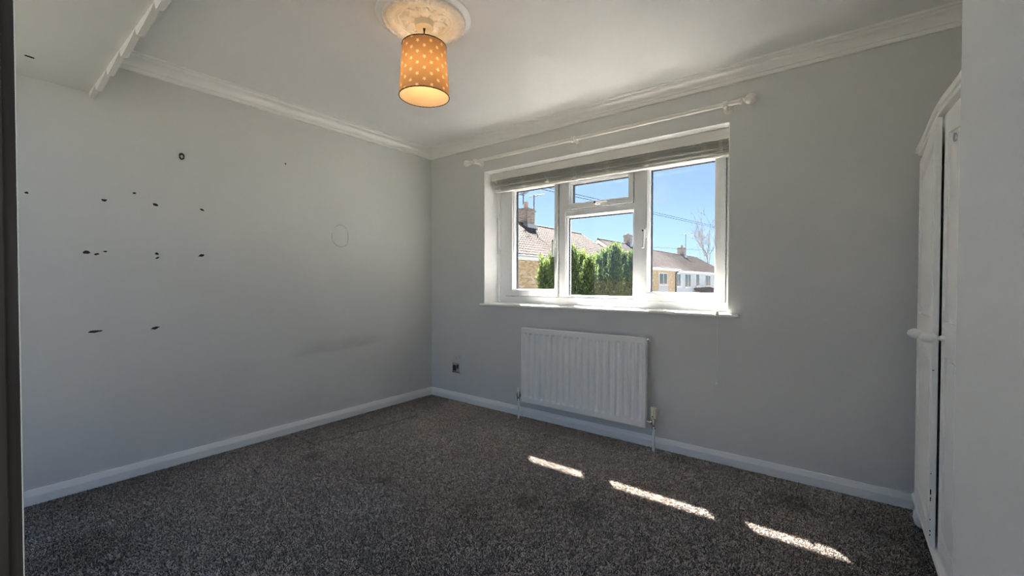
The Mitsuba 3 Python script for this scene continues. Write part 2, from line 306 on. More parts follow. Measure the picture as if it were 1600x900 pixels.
obj('cord_acorn', lathe([(0, -0.020), (0.006, -0.017), (0.0105, -0.008), (0.0105, 0.000), (0.007, 0.009), (0.003, 0.015), (0.003, 0.022), (0, 0.022)], 16, at=(2.611, -0.036, 0.495)), 'm_white', bl, label='white acorn pull')

# ------------------------------------------------------------------ curtain pole
cp = thing('curtain_pole', 'white wooden curtain pole on three turned brackets above the window', 'curtain pole')
PY, PZ, PR = -0.09, 2.165, 0.0140
obj('pole', cyl([0.60, PY, PZ], [2.735, PY, PZ], PR, 20), 'm_pole', cp)
fin = [(0, 0), (0.019, 0), (0.021, 0.004), (0.021, 0.012), (0.015, 0.016), (0.012, 0.024), (0.014, 0.028)] + [(0.031 * math.sin(t), 0.056 - 0.031 * math.cos(t)) for t in np.linspace(0.5, math.pi, 12)]
obj('finial', lathe(fin, 24, 'x', (2.73, PY, PZ)), 'm_pole', cp, smooth=50)
f2 = lathe(fin, 24, 'x').apply_scale(0.9); f2.apply_transform(trimesh.transformations.rotation_matrix(np.pi, [0, 0, 1])); f2.apply_translation([0.612, PY, PZ]); obj('finial', f2, 'm_pole', cp, smooth=50)
for bx in (0.665, 1.637, 2.655):
    arm = lathe([(0, 0), (0.026, 0), (0.027, 0.006), (0.022, 0.012), (0.014, 0.017), (0.012, 0.030), (0.016, 0.040), (0.017, 0.052), (0.013, 0.060), (0.013, 0.076), (0, 0.076)], 20, 'y')
    arm.apply_transform(trimesh.transformations.rotation_matrix(np.pi, [0, 0, 1])); arm.apply_translation([bx, 0.0, PZ - 0.004])
    ring = lathe([(PR, -0.014), (0.021, -0.014), (0.024, -0.010), (0.021, -0.005), (0.021, 0.005), (0.024, 0.010), (0.021, 0.014), (PR, 0.014)], 22, 'x', (bx, PY, PZ))
    obj('bracket', cat_([arm, ring]), 'm_pole', cp, smooth=40)

# ------------------------------------------------------------------ radiator
ra = thing('radiator', 'white fluted panel radiator under the window', 'radiator')
RX0, RX1, RZ0, RZ1, RY = 1.168, 2.192, 0.150, 0.750, -0.100
def rad_panel():
    NF = 19; W_ = RX1 - RX0; pitch = (W_ - 0.030) / NF
    xs = [0, 0.004]
    for k in range(NF):
        c = 0.015 + (k + .5) * pitch; xs += [c - 0.021, c - 0.018, c - 0.012, c - 0.008, c, c + 0.008, c + 0.012, c + 0.018, c + 0.021]
    xs = np.array(xs + [W_ - 0.004, W_]); zs = np.array([0, .004, .034, .040, .047, .055, .065, .3, .535, .545, .553, .560, .566, .596, .600])
    X, Z = np.meshgrid(xs, zs)
    ph = (X - 0.015) / pitch; d = np.abs(ph - np.floor(ph) - .5) * pitch
    s = lambda a, b, v: np.clip((v - a) / (b - a), 0, 1) ** 2 * (3 - 2 * np.clip((v - a) / (b - a), 0, 1))
    inx = (1 - s(0.009, 0.018, d)) * (X > 0.015) * (X < W_ - 0.015); inz = s(0.040, 0.056, Z) * (1 - s(0.544, 0.560, Z))
    Y = 0.015 * inx * inz + 0.004 * ((X < .002) | (X > W_ - .002) | (Z < .002) | (Z > .598))
    n0, n1 = X.shape; v = np.c_[(RX0 + X).ravel(), (RY + Y).ravel(), (RZ0 + Z).ravel()]; f = []
    for i in range(n0 - 1):
        for j in range(n1 - 1):
            a = i * n1 + j; f += [[a, a + 1, a + n1 + 1], [a, a + n1 + 1, a + n1]]
    front = trimesh.Trimesh(v, f, process=False)
    back = cham(RX0, RY + 0.004, RZ0, RX1, RY + 0.030, RZ1, 0.004)
    return front, back
fr, bk = rad_panel()
# the panel's body is the pressed face and a back tray behind it
tray = box(RX0 + .001, RY + 0.016, RZ0 + .001, RX1 - .001, RY + 0.034, RZ1 - .001)
rim = cat_([box(RX0, RY + .004, RZ0, RX0 + .002, RY + .02, RZ1), box(RX1 - .002, RY + .004, RZ0, RX1, RY + .02, RZ1), box(RX0, RY + .004, RZ0, RX1, RY + .02, RZ0 + .002), box(RX0, RY + .004, RZ1 - .002, RX1, RY + .02, RZ1)])
obj('panel', cat_([fr, tray, rim]), 'm_rad', ra, smooth=35)
for bx in (1.34, 2.02):
    obj('wall_bracket', cham(bx, RY + 0.030, 0.22, bx + 0.03, -0.001, 0.70, 0.003), 'm_rad', ra)
obj('bleed_valve', cat_([cyl([2.188, -0.085, 0.735], [2.206, -0.085, 0.735], 0.009), cyl([2.204, -0.085, 0.735], [2.214, -0.085, 0.731], 0.005)]), 'm_chrome', ra)
def valve(x, parent, trv):
    body = lathe([(0, 0.150), (0.012, 0.150), (0.013, 0.158), (0.010, 0.165), (0.012, 0.172), (0.015, 0.178), (0.015, 0.206), (0.011, 0.212), (0.011, 0.222), (0, 0.222)], 16, at=(x, -0.075, 0))
    sgn = -1 if trv else 1
    tail = cat_([cyl([x, -0.075, 0.192], [x + sgn * 0.050, -0.075, 0.192], 0.009), cyl([x + sgn * 0.018, -0.075, 0.192], [x + sgn * 0.034, -0.075, 0.192], 0.014, 6)])
    k = obj('thermostatic_valve' if trv else 'lockshield_valve', cat_([body, tail]), 'm_chrome', parent, label='chrome valve body')
    if trv:
        rib = [(0.020 + (0.0022 if i % 2 else 0)) for i in range(24)]
        head = prism([(r * math.cos(i * math.pi / 12), r * math.sin(i * math.pi / 12)) for i, r in enumerate(rib)], 'z', 0.245, 0.268); head.apply_translation([x, -0.075, 0])
        cap = lathe([(0, 0.268), (0.023, 0.268), (0.024, 0.274), (0.023, 0.288), (0.017, 0.293), (0, 0.293)], 24, at=(x, -0.075, 0)); neck = lathe([(0, 0.218), (0.015, 0.218), (0.021, 0.228), (0.022, 0.245), (0, 0.245)], 24, at=(x, -0.075, 0))
        obj('valve_head', cat_([head, cap, neck]), 'm_trv', k, label='cream thermostatic head')
        obj('marker', cham(x - .003, -0.1005, 0.232, x + .003, -0.0965, 0.241, .001), 'm_black', k)
    else:
        obj('valve_cap', lathe([(0, 0.218), (0.009, 0.218), (0.010, 0.224), (0.009, 0.250), (0.006, 0.254), (0, 0.254)], 16, at=(x, -0.075, 0)), 'm_pipe', k, label='white valve cap')
    obj('pipe', cyl([x, -0.075, -0.002], [x, -0.075, 0.152], 0.0085, 14), 'm_pipe', parent, label='white painted riser pipe')
valve(1.128, ra, False); valve(2.238, ra, True)

# ------------------------------------------------------------------ socket
so = thing('wall_socket', 'small dark metal wall socket low on the wall left of the radiator', 'socket')
sx, sz = 0.345, 0.306
obj('plate', cham(sx - 0.050, -0.008, sz - 0.046, sx + 0.050, 0.0, sz + 0.046, 0.003), 'm_steel', so)
obj('socket_face', cham(sx - 0.040, -0.0105, sz - 0.030, sx + 0.004, -0.006, sz + 0.026, 0.002), 'm_black', so, label='black socket face')
obj('switch', cham(sx + 0.012, -0.012, sz - 0.006, sx + 0.034, -0.006, sz + 0.034, 0.002), 'm_black', so, label='black rocker switch')
obj('edge_strip', cham(sx - 0.048, -0.0095, sz - 0.044, sx + 0.048, -0.006, sz - 0.037, 0.001), 'm_black', so)

# ------------------------------------------------------------------ marks on the side wall
def chip(y, z, w, h, seed, rot=0.0):
    r_ = random.Random(seed); n = 11
    pts = []
    for k in range(n):
        a = 2 * math.pi * k / n; q = 0.72 + 0.42 * r_.random()
        u, v_ = w / 2 * math.cos(a) * q, h / 2 * math.sin(a) * q
        pts.append((y + u * math.cos(rot) - v_ * math.sin(rot), z + u * math.sin(rot) + v_ * math.cos(rot)))
    return prism(pts, 'x', -0.001, 0.0012)
chips = [(-2.363, 1.563, .026, .014, .1), (-2.142, 1.570, .028, .016, -.2), (-1.910, 1.570, .026, .014, -.3), (-2.236, 1.622, .016, .014, 0), (-2.646, 1.558, .016, .012, 0),
         (-1.396, 1.972, .014, .016, 0), (-2.436, 1.274, .030, .020, -.1), (-2.396, 1.266, .026, .013, .3), (-2.362, 1.283, .018, .009, 0), (-2.139, 1.282, .022, .015, -.3), (-2.136, 1.258, .024, .010, .5),
         (-1.916, 1.283, .034, .016, .3), (-2.150, .844, .040, .016, .25), (-2.405, .847, .058, .013, 0.02)]
for k, (y, z, w, h, r_) in enumerate(chips):
    obj('paint_chip', chip(y, z, w, h, 40 + k, r_), 'm_chip', 'wall_left', smooth=False)
ring = [( -0.968 + 0.072 * math.sin(a) * (1 + .06 * math.sin(3 * a)), 1.487 + 0.088 * math.cos(a) - 0.012 * math.sin(a) ** 2) for a in np.linspace(-0.85, 5.05, 40)]
obj('pencil_ring', tube([(0.0006, y, z) for y, z in ring], 0.0011, 5), 'm_pencil', 'wall_left', label='oval ring drawn on the wall')
hk = thing('wall_hook', 'tiny dark eye hook screwed high into the left wall', 'hook')
hy, hz = -2.016, 1.882
obj('shank', cyl([-0.002, hy, hz + .012], [0.014, hy, hz + .012], 0.0035, 8), 'm_black', hk)
obj('eye', tube([(0.012, hy + 0.011 * math.sin(a), hz - 0.002 + 0.017 * math.cos(a)) for a in np.linspace(0, 2 * math.pi, 18)], 0.004, 8), 'm_black', hk)

# ------------------------------------------------------------------ boxed bulkhead with a scalloped lower edge
bh = tag('bulkhead', 'grey boxed bulkhead with a scalloped edge high on the left', kind='structure')
BZ, BYF, BXE = 2.130, -2.395, 1.62
obj('box', box(0, -2.835, BZ, BXE, BYF - 0.022, H), 'm_wall', bh, smooth=False)
pit = 0.268; zc_ = BZ
pts = [(BXE, zc_)]
k = 0
out = []
x = -0.11
while x < BXE:
    for t in np.linspace(0, 1, 15)[:-1]:
        xx = x + t * pit
        sag = 0.040 * min(1, t / 0.10) ** 0.5 * (1 - t) ** 0.6
        if 0 <= xx <= BXE: out.append((xx, BZ - 0.002 - sag))
    x += pit
poly = [(0, H)] + [(0, out[0][1])] + out[1:] + [(BXE, out[-1][1]), (BXE, H)]
obj('scalloped_edge', prism(poly, 'y', BYF - 0.022, BYF), 'm_wall', bh, smooth=30)
obj('nail', cyl([0.305, -2.664, BZ - 0.002], [0.299, -2.636, BZ - 0.003], 0.0028, 8), 'm_black', bh, label='small black nail')

# ------------------------------------------------------------------ doorway lining at the left edge
d1 = tag('door_1', 'edge of the doorway the photograph looks through', kind='structure')
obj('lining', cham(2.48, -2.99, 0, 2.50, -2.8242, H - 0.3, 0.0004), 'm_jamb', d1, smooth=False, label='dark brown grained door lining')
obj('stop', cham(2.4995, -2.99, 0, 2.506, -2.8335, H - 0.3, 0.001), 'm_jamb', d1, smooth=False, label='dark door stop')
obj('lit_edge', cham(2.478, -2.8242, 0, 2.4998, -2.8229, H - 0.3, 0.0004), 'm_white', d1, smooth=False, label='thin white strip painted in for the daylit edge')  # white strip stands in for window light caught on the jamb edge

# ------------------------------------------------------------------ ceiling rose
LX, LY = 1.587, -1.465
cr = thing('ceiling_rose', 'round ornate plaster ceiling rose around the pendant lamp', 'ceiling rose')
obj('outer_ring', lathe([(0.176, 0), (0.226, 0), (0.226, -0.006), (0.220, -0.011), (0.208, -0.014), (0.198, -0.019), (0.176, -0.019)], 72, at=(LX, LY, H)), 'm_cornice', cr, label='smooth grey white outer ring')
def rose_mid():
    prof = [(0.110, 0.0), (0.198, 0.0), (0.200, -0.018), (0.197, -0.027), (0.190, -0.031), (0.183, -0.028), (0.180, -0.026), (0.168, -0.031), (0.155, -0.029), (0.140, -0.022), (0.136, -0.026), (0.131, -0.027), (0.128, -0.022), (0.122, -0.018), (0.110, -0.016)]
    m = lathe(prof, 168, at=(0, 0, 0)); v = m.vertices.copy(); r = np.hypot(v[:, 0], v[:, 1]); a = np.arctan2(v[:, 1], v[:, 0])
    w = np.clip((r - 0.142) / 0.01, 0, 1) * np.clip((0.182 - r) / 0.006, 0, 1) * (v[:, 2] < -0.012)
    v[:, 2] -= w * 0.006 * (np.abs(np.sin(a * 21)) ** 0.7 - 0.5)
    w2 = np.clip((r - 0.185) / 0.003, 0, 1) * (v[:, 2] < -0.02)
    v[:, 2] -= w2 * 0.003 * np.sin(a * 42)
    m.vertices = v; m.apply_translation([LX, LY, H]); return m
obj('gadroon_ring', rose_mid(), 'm_plaster', cr, smooth=35)
bead = trimesh.creation.icosphere(1, 0.0034)
bd = cat_([bead.copy().apply_translation([LX + 0.125 * math.cos(a), LY + 0.125 * math.sin(a), H - 0.021]) for a in np.arange(90) * 2 * math.pi / 90])
obj('bead_row', bd, 'm_plaster', cr, smooth=True, kind='stuff')
obj('centre_disc', lathe([(0, 0), (0.122, 0), (0.122, -0.014), (0.06, -0.017), (0, -0.017)], 64, at=(LX, LY, H)), 'm_plaster', cr)
def acanthus(seed):
    """One curling leaf on the disc: lobed outline, raised midrib, tip curled away."""
    N, Mw = 16, 9; v = []
    for i in range(N):
        t = i / (N - 1); r = 0.040 + 0.076 * t
        half = (0.019 * math.sin(math.pi * min(1, 0.12 + 0.88 * t)) ** 0.7 + 0.002) * (1 + 0.28 * abs(math.sin(t * 11)))
        for j in range(Mw):
            s = j / (Mw - 1) * 2 - 1
            z = -0.016 - 0.009 * (1 - s * s) * (0.5 + 0.5 * math.sin(math.pi * t)) - 0.004 * abs(math.sin(3 * math.pi * s)) * (1 - t) - 0.004 * max(0, t - .6) * 2.5
            if abs(s) == 1: z = -0.012
            v.append((r - 0.006 * abs(s) * math.sin(t * 9), s * half, z))
    f = []
    for i in range(N - 1):
        for j in range(Mw - 1):
            a = i * Mw + j; f += [[a, a + Mw, a + 1], [a + 1, a + Mw, a + Mw + 1]]
    m = trimesh.Trimesh(v, f, process=False)
    curl = tube([(0.085 + 0.014 * (1 - q) * math.cos(7 * q), 0.030 + 0.014 * (1 - q) * math.sin(7 * q), -0.018) for q in np.linspace(0, .85, 16)], 0.004, 6)
    curl2 = tube([(0.060 + 0.010 * (1 - q) * math.cos(7 * q), 0.022 + 0.010 * (1 - q) * math.sin(-7 * q), -0.018) for q in np.linspace(0, .85, 14)], 0.003, 6)
    return cat_([m, curl, curl2])
leaf = mikit.ply(acanthus(0), 'm_plaster', smooth=40)
for k in range(8):
    obj('acanthus_leaf', {**leaf, 'to_world': T().translate([LX, LY, H]).rotate([0, 0, 1], 45 * k + 10)}, None, cr)

# ------------------------------------------------------------------ pendant lamp
pl = thing('pendant_lamp', 'lit pendant lamp with a tan star-print drum shade', 'lamp')
CB = H - 0.017
obj('ceiling_cup', lathe([(0, CB - 0.036), (0.041, CB - 0.036), (0.0445, CB - 0.033), (0.046, CB - 0.006), (0.047, CB), (0, CB)], 36, at=(LX, LY, 0)), 'm_cream', pl, label='cream ceiling cup')
ST, SB = 2.262, 2.018
obj('flex', cat_([tube([(LX, LY, CB - 0.034), (LX, LY, ST - 0.02)], 0.0032, 8), lathe([(0, CB - 0.046), (0.005, CB - 0.046), (0.006, CB - 0.035), (0, CB - 0.035)], 10, at=(LX, LY, 0))]), 'm_black', pl, label='dark flex')
RT, RB = 0.1045, 0.120
def shade():
    NU, NV = 96, 12; v, uv, f = [], [], []
    for j in range(NV + 1):
        t = j / NV; r = RT + (RB - RT) * t
        for i in range(NU + 1):
            a = 2 * math.pi * i / NU; v.append((LX + r * math.cos(a), LY + r * math.sin(a), ST + (SB - ST) * t)); uv.append((i / NU, t))
    for j in range(NV):
        for i in range(NU):
            a = j * (NU + 1) + i; f += [[a, a + NU + 1, a + 1], [a + 1, a + NU + 1, a + NU + 2]]
    return trimesh.Trimesh(v, f, process=False), np.array(uv)
def star_mask(u, v):
    NC, ph = 22, 0.0525 / 0.244
    X = u * NC; c = dr.floor(X); fx = (X - c - 0.5) * 0.0325
    odd = c - 2 * dr.floor(c / 2)
    Y = v / ph + 0.18 + 0.5 * odd + 0.045 * c; rr = dr.floor(Y); fy = (Y - rr - 0.5) * 0.0525
    r = dr.sqrt(fx * fx + fy * fy); a = dr.atan2(fx, -fy) + math.pi
    w = 2 * math.pi / 5; t = dr.abs(a / w - dr.floor(a / w + 0.5)) * w
    R, Ri = 0.0108, 0.0048; Qx, Qy = Ri * math.cos(math.pi / 5), Ri * math.sin(math.pi / 5)
    edge = R * Qy / (dr.sin(t) * (R - Qx) + dr.cos(t) * Qy)
    return dr.select(r < edge, 1.0, 0.0)
def shade_col(p, n, uv):
    weave = 0.96 + 0.06 * noise(uv.x * 700, uv.y * 220)
    return mix((0.40, 0.275, 0.17), (0.80, 0.64, 0.46), star_mask(uv.x, uv.y)) * weave
scene['m_shade'] = {'type': 'principledthin', 'base_color': proc(shade_col), 'roughness': 0.8, 'spec_trans': 0.0, 'diff_trans': 1.3, 'eta': 1.3}
sm_, suv = shade()
sh = obj('shade', sm_, 'm_shade', pl, smooth=True, uv=suv, label='tan drum shade printed with pale stars')
scene['m_lining'] = {'type': 'principledthin', 'base_color': rgb(0.90, 0.82, 0.68), 'roughness': 0.8, 'spec_trans': 0.0, 'diff_trans': 1.35, 'eta': 1.3}
lm = sm_.copy(); lv = lm.vertices.copy(); lv[:, :2] = [LX, LY] + (lv[:, :2] - [LX, LY]) * 0.982; lm.vertices = lv
obj('lining', lm, 'm_lining', sh, smooth=True, label='plain pale lining inside the shade')
paint('m_band', (0.10, 0.065, 0.04), 0.7)
circ = lambda r, z: tube([(LX + r * math.cos(a), LY + r * math.sin(a), z) for a in np.linspace(0, 2 * math.pi, 73)], 0.0024, 6)
obj('rim', circ(RT, ST), 'm_band', sh, label='dark trim'); obj('rim', circ(RB, SB), 'm_band', sh, label='dark trim')
spider = cat_([tube([(LX + 0.018 * math.cos(a), LY + 0.018 * math.sin(a), ST - 0.03), (LX + RT * math.cos(a), LY + RT * math.sin(a), ST - 0.004)], 0.0016, 6) for a in (0.3, 2.4, 4.5)])
obj('spider', cat_([spider, lathe([(0.014, ST - 0.034), (0.019, ST - 0.034), (0.019, ST - 0.026), (0.014, ST - 0.026), (0.014, ST - 0.034)], 20, at=(LX, LY, 0))]), 'm_white', pl)
obj('lamp_holder', lathe([(0, ST - 0.078), (0.016, ST - 0.078), (0.019, ST - 0.06), (0.017, ST - 0.025), (0.008, ST - 0.012), (0, ST - 0.012)], 20, at=(LX, LY, 0)), 'm_white', pl)
bulb = [(0, ST - 0.176)] + [(0.028 * math.sin(t), ST - 0.148 - 0.028 * math.cos(t)) for t in np.linspace(0.15, 2.3, 12)] + [(0.013, ST - 0.09), (0.012, ST - 0.077), (0, ST - 0.077)]
paint('m_bulb', (0.85, 0.82, 0.75), 0.4)
obj('bulb', lathe(bulb, 24, at=(LX, LY, 0)), 'm_bulb', pl, label='glowing warm bulb')
scene['pendant_lamp__bulb']['emitter'] = {'type': 'area', 'radiance': {'type': 'rgb', 'value': [LAMP, LAMP * 0.62, LAMP * 0.29]}}

# ------------------------------------------------------------------ wardrobe
wd = thing('wardrobe', 'white wardrobe with an arched top and two panelled doors', 'wardrobe')
WX, WY0, WY1, WYC = 3.505, -0.165, -1.200, -0.700          # front of the carcass, its ends and middle
def arch(y, base, rise):
    q = abs(y + 0.670) / 0.46; return base + rise * 0.5 * (1 + math.cos(math.pi * min(1, q)))
yy = np.linspace(WY0, WY1, 41)
obj('carcass', man(WX, WY1, 0.13, 4.06, WY0, 1.66) - man(WX - 1, WY1 + 0.02, 0.152, 4.04, WY0 - 0.02, 1.64), 'm_wardrobe', wd, smooth=False)
def band(zlo, zhi, x0, x1, y0, y1, n=41):
    ys = np.linspace(y0, y1, n)
    return prism([(y, zlo(y)) for y in ys] + [(y, zhi(y)) for y in ys[::-1]], 'x', x0, x1)
obj('pediment', band(lambda y: 1.645, lambda y: arch(y, 1.721, 0.030), WX - 0.001, WX + 0.03, WY0, WY1), 'm_wardrobe', wd, smooth=20)
obj('crown_moulding', cat_([band(lambda y: arch(y, 1.716, 0.030), lambda y: arch(y, 1.738, 0.030), WX - 0.032, WX + 0.035, WY0 + 0.014, WY1 - 0.014), band(lambda y: arch(y, 1.702, 0.030), lambda y: arch(y, 1.718, 0.030), WX - 0.024, WX + 0.033, WY0 + 0.007, WY1 - 0.007)]), 'm_wardrobe', wd, smooth=20)
pln = [(WX, 0.116), (WX - 0.026, 0.116), (WX - 0.028, 0.124), (WX - 0.026, 0.134), (WX - 0.016, 0.143), (WX, 0.148)]
obj('plinth', cat_([prism(pln, 'y', WY1 - 0.012, WY0 + 0.012), box(WX, WY1 - .01, 0.116, 4.06, WY0 + .01, 0.135)]), 'm_wardrobe', wd, smooth=25)
foot = lathe([(0, 0.0), (0.020, 0.0), (0.034, 0.012), (0.042, 0.042), (0.040, 0.066), (0.030, 0.090), (0.024, 0.118), (0, 0.118)], 24)
for fx, fy in ((WX + 0.015, WY0 - 0.03), (WX + 0.015, WY1 + 0.03), (4.02, WY0 - 0.03), (4.02, WY1 + 0.03)):
    obj('foot', foot.copy().apply_translation([fx, fy, 0]), 'm_wardrobe', wd, smooth=40, label='turned ball foot')
def door(y0, y1, left):
    """y0 is the window end. Frame of stiles and rails, two raised panels, the upper arched."""
    top = lambda y: arch(y, 1.672, 0.046)
    xd = WX - 0.020 if left else WX - 0.012; WX_ = WX - 0.004 if left else WX + 0.003; zb, zm0, zm1 = 0.150, 0.86, 0.985
    st = 0.062
    from shapely.geometry import Polygon
    ys = np.linspace(y0, y1, 24)
    outer = Polygon([(y0, zb), (y1, zb)] + [(y, top(y)) for y in ys[::-1]])
    yi = np.linspace(y0 - st, y1 + st, 20)
    up_ = Polygon([(yi[0], zm1), (yi[-1], zm1)] + [(y, top(y) - 0.075) for y in yi[::-1]])
    lo_ = Polygon([(yi[0], zb + 0.062), (yi[-1], zb + 0.062), (yi[-1], zm0), (yi[0], zm0)])
    def ext(pg, x0, x1):
        m = trimesh.creation.extrude_polygon(pg, x1 - x0, engine='earcut'); v = m.vertices.copy(); m.vertices = np.c_[v[:, 2] + x0, v[:, 0], v[:, 1]]; trimesh.repair.fix_normals(m); return m
    k = obj('door', cat_([ext(outer.difference(up_).difference(lo_), xd, WX_), ext(outer.buffer(-0.004), WX_ - 0.006, WX_ - 0.001)]), 'm_wardrobe', wd, smooth=False, label='left panelled door' if left else 'right panelled door')
    for pg in (up_, lo_):
        a, b = pg.buffer(-0.008, join_style=2), pg.buffer(-0.034, join_style=2)
        oa, ob = np.array(a.exterior.coords)[:-1], np.array(b.exterior.coords)[:-1]
        lvl = cat_([ext(a, WX_ - 0.008, WX_ - 0.005)] + [ext(pg.buffer(-0.008 - 0.026 * q / 5, join_style=2), WX_ - 0.008 - 0.006 * q / 5, WX_ - 0.005) for q in range(1, 6)])
        obj('panel', lvl, 'm_wardrobe', k, smooth=False, label='raised panel')
    return k
dl = door(WY0 - 0.012, WYC + 0.003, True); dr_ = door(WYC - 0.006, WY1 + 0.012, False)
# the left door stands a little open; the paint on its meeting edge is rubbed off low down
for z, w, h in ((.352, .0035, .020), (.325, .003, .014), (.250, .003, .005), (.208, .004, .006), (.192, .003, .006), (.800, .006, .003), (.42, .003, .004)):
    obj('bare_patch', cham(WX - 0.0195, WYC + 0.0024, z - h / 2, WX - 0.0195 + w, WYC + 0.0040, z + h / 2, 0.0004), 'm_chip', dl)
kn = lathe([(0, 0), (0.012, 0), (0.012, 0.006), (0.008, 0.012), (0.009, 0.020)] + [(0.019 * math.sin(t), 0.042 - 0.023 * math.cos(t)) for t in np.linspace(0.45, math.pi, 12)], 24, 'x')
kn.apply_transform(trimesh.transformations.rotation_matrix(np.pi, [0, 0, 1]))
obj('knob', kn.copy().apply_translation([WX - 0.0195, -0.625, 0.925]), 'm_wardrobe', dl, smooth=40, label='white turned knob')
obj('knob', kn.copy().apply_translation([WX - 0.0115, -0.765, 0.925]), 'm_wardrobe', dr_, smooth=40, label='white turned knob')
obj('catch', cyl([WX - 0.016, -0.890, 1.592], [WX - 0.011, -0.890, 1.592], 0.014, 20), 'm_steel', dr_, label='small round metal disc')

hinge = [WX, WY0 - 0.012, 0]
swing = T().translate(hinge).rotate([0, 0, 1], -1.5).translate([-q for q in hinge])
for k_ in [k_ for k_ in scene if k_ == dl or k_.startswith(dl + '__')]: scene[k_]['to_world'] = swing
# ------------------------------------------------------------------ outdoors, seen from the upper floor
GZ = -2.6
def brick_col(p, n, uv):
    u = dr.select(dr.abs(n.x) > 0.5, p.y, p.x) / 0.225; v = p.z / 0.075
    row = dr.floor(v); u = u + 0.5 * (row - 2 * dr.floor(row / 2)); col = dr.floor(u); fu, fv = u - col, v - row
    r = cell_rand(col, row, 3); c = mix((0.42, 0.27, 0.13), (0.62, 0.46, 0.26), r); c = mix(c, (0.64, 0.55, 0.42), smoothstep(.7, 1, cell_rand(col, row, 8)))
    mort = dr.select((fu < 0.05) | (fv < 0.14), 1.0, 0.0)
    return mix(c, (0.42, 0.38, 0.32), mort)
paint('m_brick', proc(brick_col), 0.85, 0.2)
def grey_brick(p, n, uv):
    c = brick_col(p, n, uv); l = mi.luminance(c); return mix(c, mi.Color3f(l) * mi.Color3f(1.02, 0.98, 0.93), 0.65) * 0.7
paint('m_stack', proc(grey_brick), 0.85, 0.2)
def tile_col(p, n, uv):
    r = cell_rand(dr.floor(p.y / 0.30), dr.floor(p.z / 0.165), 5)
    return mix((0.070, 0.056, 0.048), (0.140, 0.112, 0.096), 0.6 * r + 0.4 * fbm(p.x * 1.1, p.y * 1.1, p.z))
paint('m_tile', proc(tile_col), 0.85, 0.2)
paint('m_fascia', (0.75, 0.76, 0.75), 0.5)
paint('m_clad', proc(lambda p, n, uv: mi.Color3f(0.50, 0.54, 0.58) * (0.9 + 0.1 * noise(p.y * 1.5, p.z * 6))), 0.6)
paint('m_dark_pane', (0.05, 0.06, 0.075), 0.08, 0.8)
paint('m_lead', (0.42, 0.44, 0.46), 0.4)
paint('m_pot', (0.40, 0.30, 0.22), 0.8)
paint('m_paving', proc(lambda p, n, uv: mix((0.09, 0.09, 0.088), (0.15, 0.147, 0.14), fbm(p.x * 2, p.y * 2))), 0.9, 0.1)
paint('m_aerial', (0.07, 0.07, 0.075), 0.5)
obj('ground', box(-70, 0.6, GZ - 0.3, 60, 130, GZ), 'm_paving', smooth=False); tag('ground', 'paved ground outside below the window', kind='structure')
ev = tag('eaves', 'overhanging eaves of the house above the window', kind='structure')
obj('soffit', box(-3, 0.282, 2.25, 6, 0.775, 2.265), 'm_fascia', ev, smooth=False)
obj('fascia', cham(-3, 0.765, 2.25, 6, 0.784, 2.42, 0.002), 'm_fascia', ev, smooth=False)
def tiles(e0, e1, r0, r1, tw=0.23, ga=0.29):
    """Rolled roof tiles, course by course, between the eave edge e0-e1 and the ridge r0-r1."""
    e0, e1, r0, r1 = (np.array(a, float) for a in (e0, e1, r0, r1))
    S = np.linalg.norm(r0 - e0); rows = int(S / ga); V, Fc = [], []; base = 0
    nrm = np.cross(e1 - e0, r0 - e0); nrm /= np.linalg.norm(nrm); nrm *= np.sign(nrm[2])
    xs = np.array([0, .30, .42, .58, .78, .92, 1.0]) ; hs = np.array([0, 0, .022, .045, .045, .022, 0])
    for j in range(rows):
        t0, t1 = j / rows, min(1, (j + 1.15) / rows)
        a0, a1 = e0 + (r0 - e0) * t0, e1 + (r1 - e1) * t0; b0, b1 = e0 + (r0 - e0) * t1, e1 + (r1 - e1) * t1
        n = max(1, int(np.linalg.norm(a1 - a0) / tw))
        for i in range(n):
            u = (i + xs) / n; j_ = 0.006 * rng.random()
            lo = a0 + (a1 - a0) * u[:, None] + nrm * (hs + 0.038 + j_)[:, None]; hi = b0 + (b1 - b0) * u[:, None] + nrm * (hs * 0.9 + 0.022)[:, None]
            sk_ = a0 + (a1 - a0) * u[:, None] + nrm * (hs * 0.75 + 0.018)[:, None]
            V += [lo, hi, sk_]; m = len(xs)
            for q in range(m - 1):
                Fc += [[base + q, base + q + 1, base + m + q + 1], [base + q, base + m + q + 1, base + m + q], [base + q, base + 2 * m + q + 1, base + q + 1], [base + q, base + 2 * m + q, base + 2 * m + q + 1]]
            base += 3 * m
    return trimesh.Trimesh(np.vstack(V), Fc, process=False)
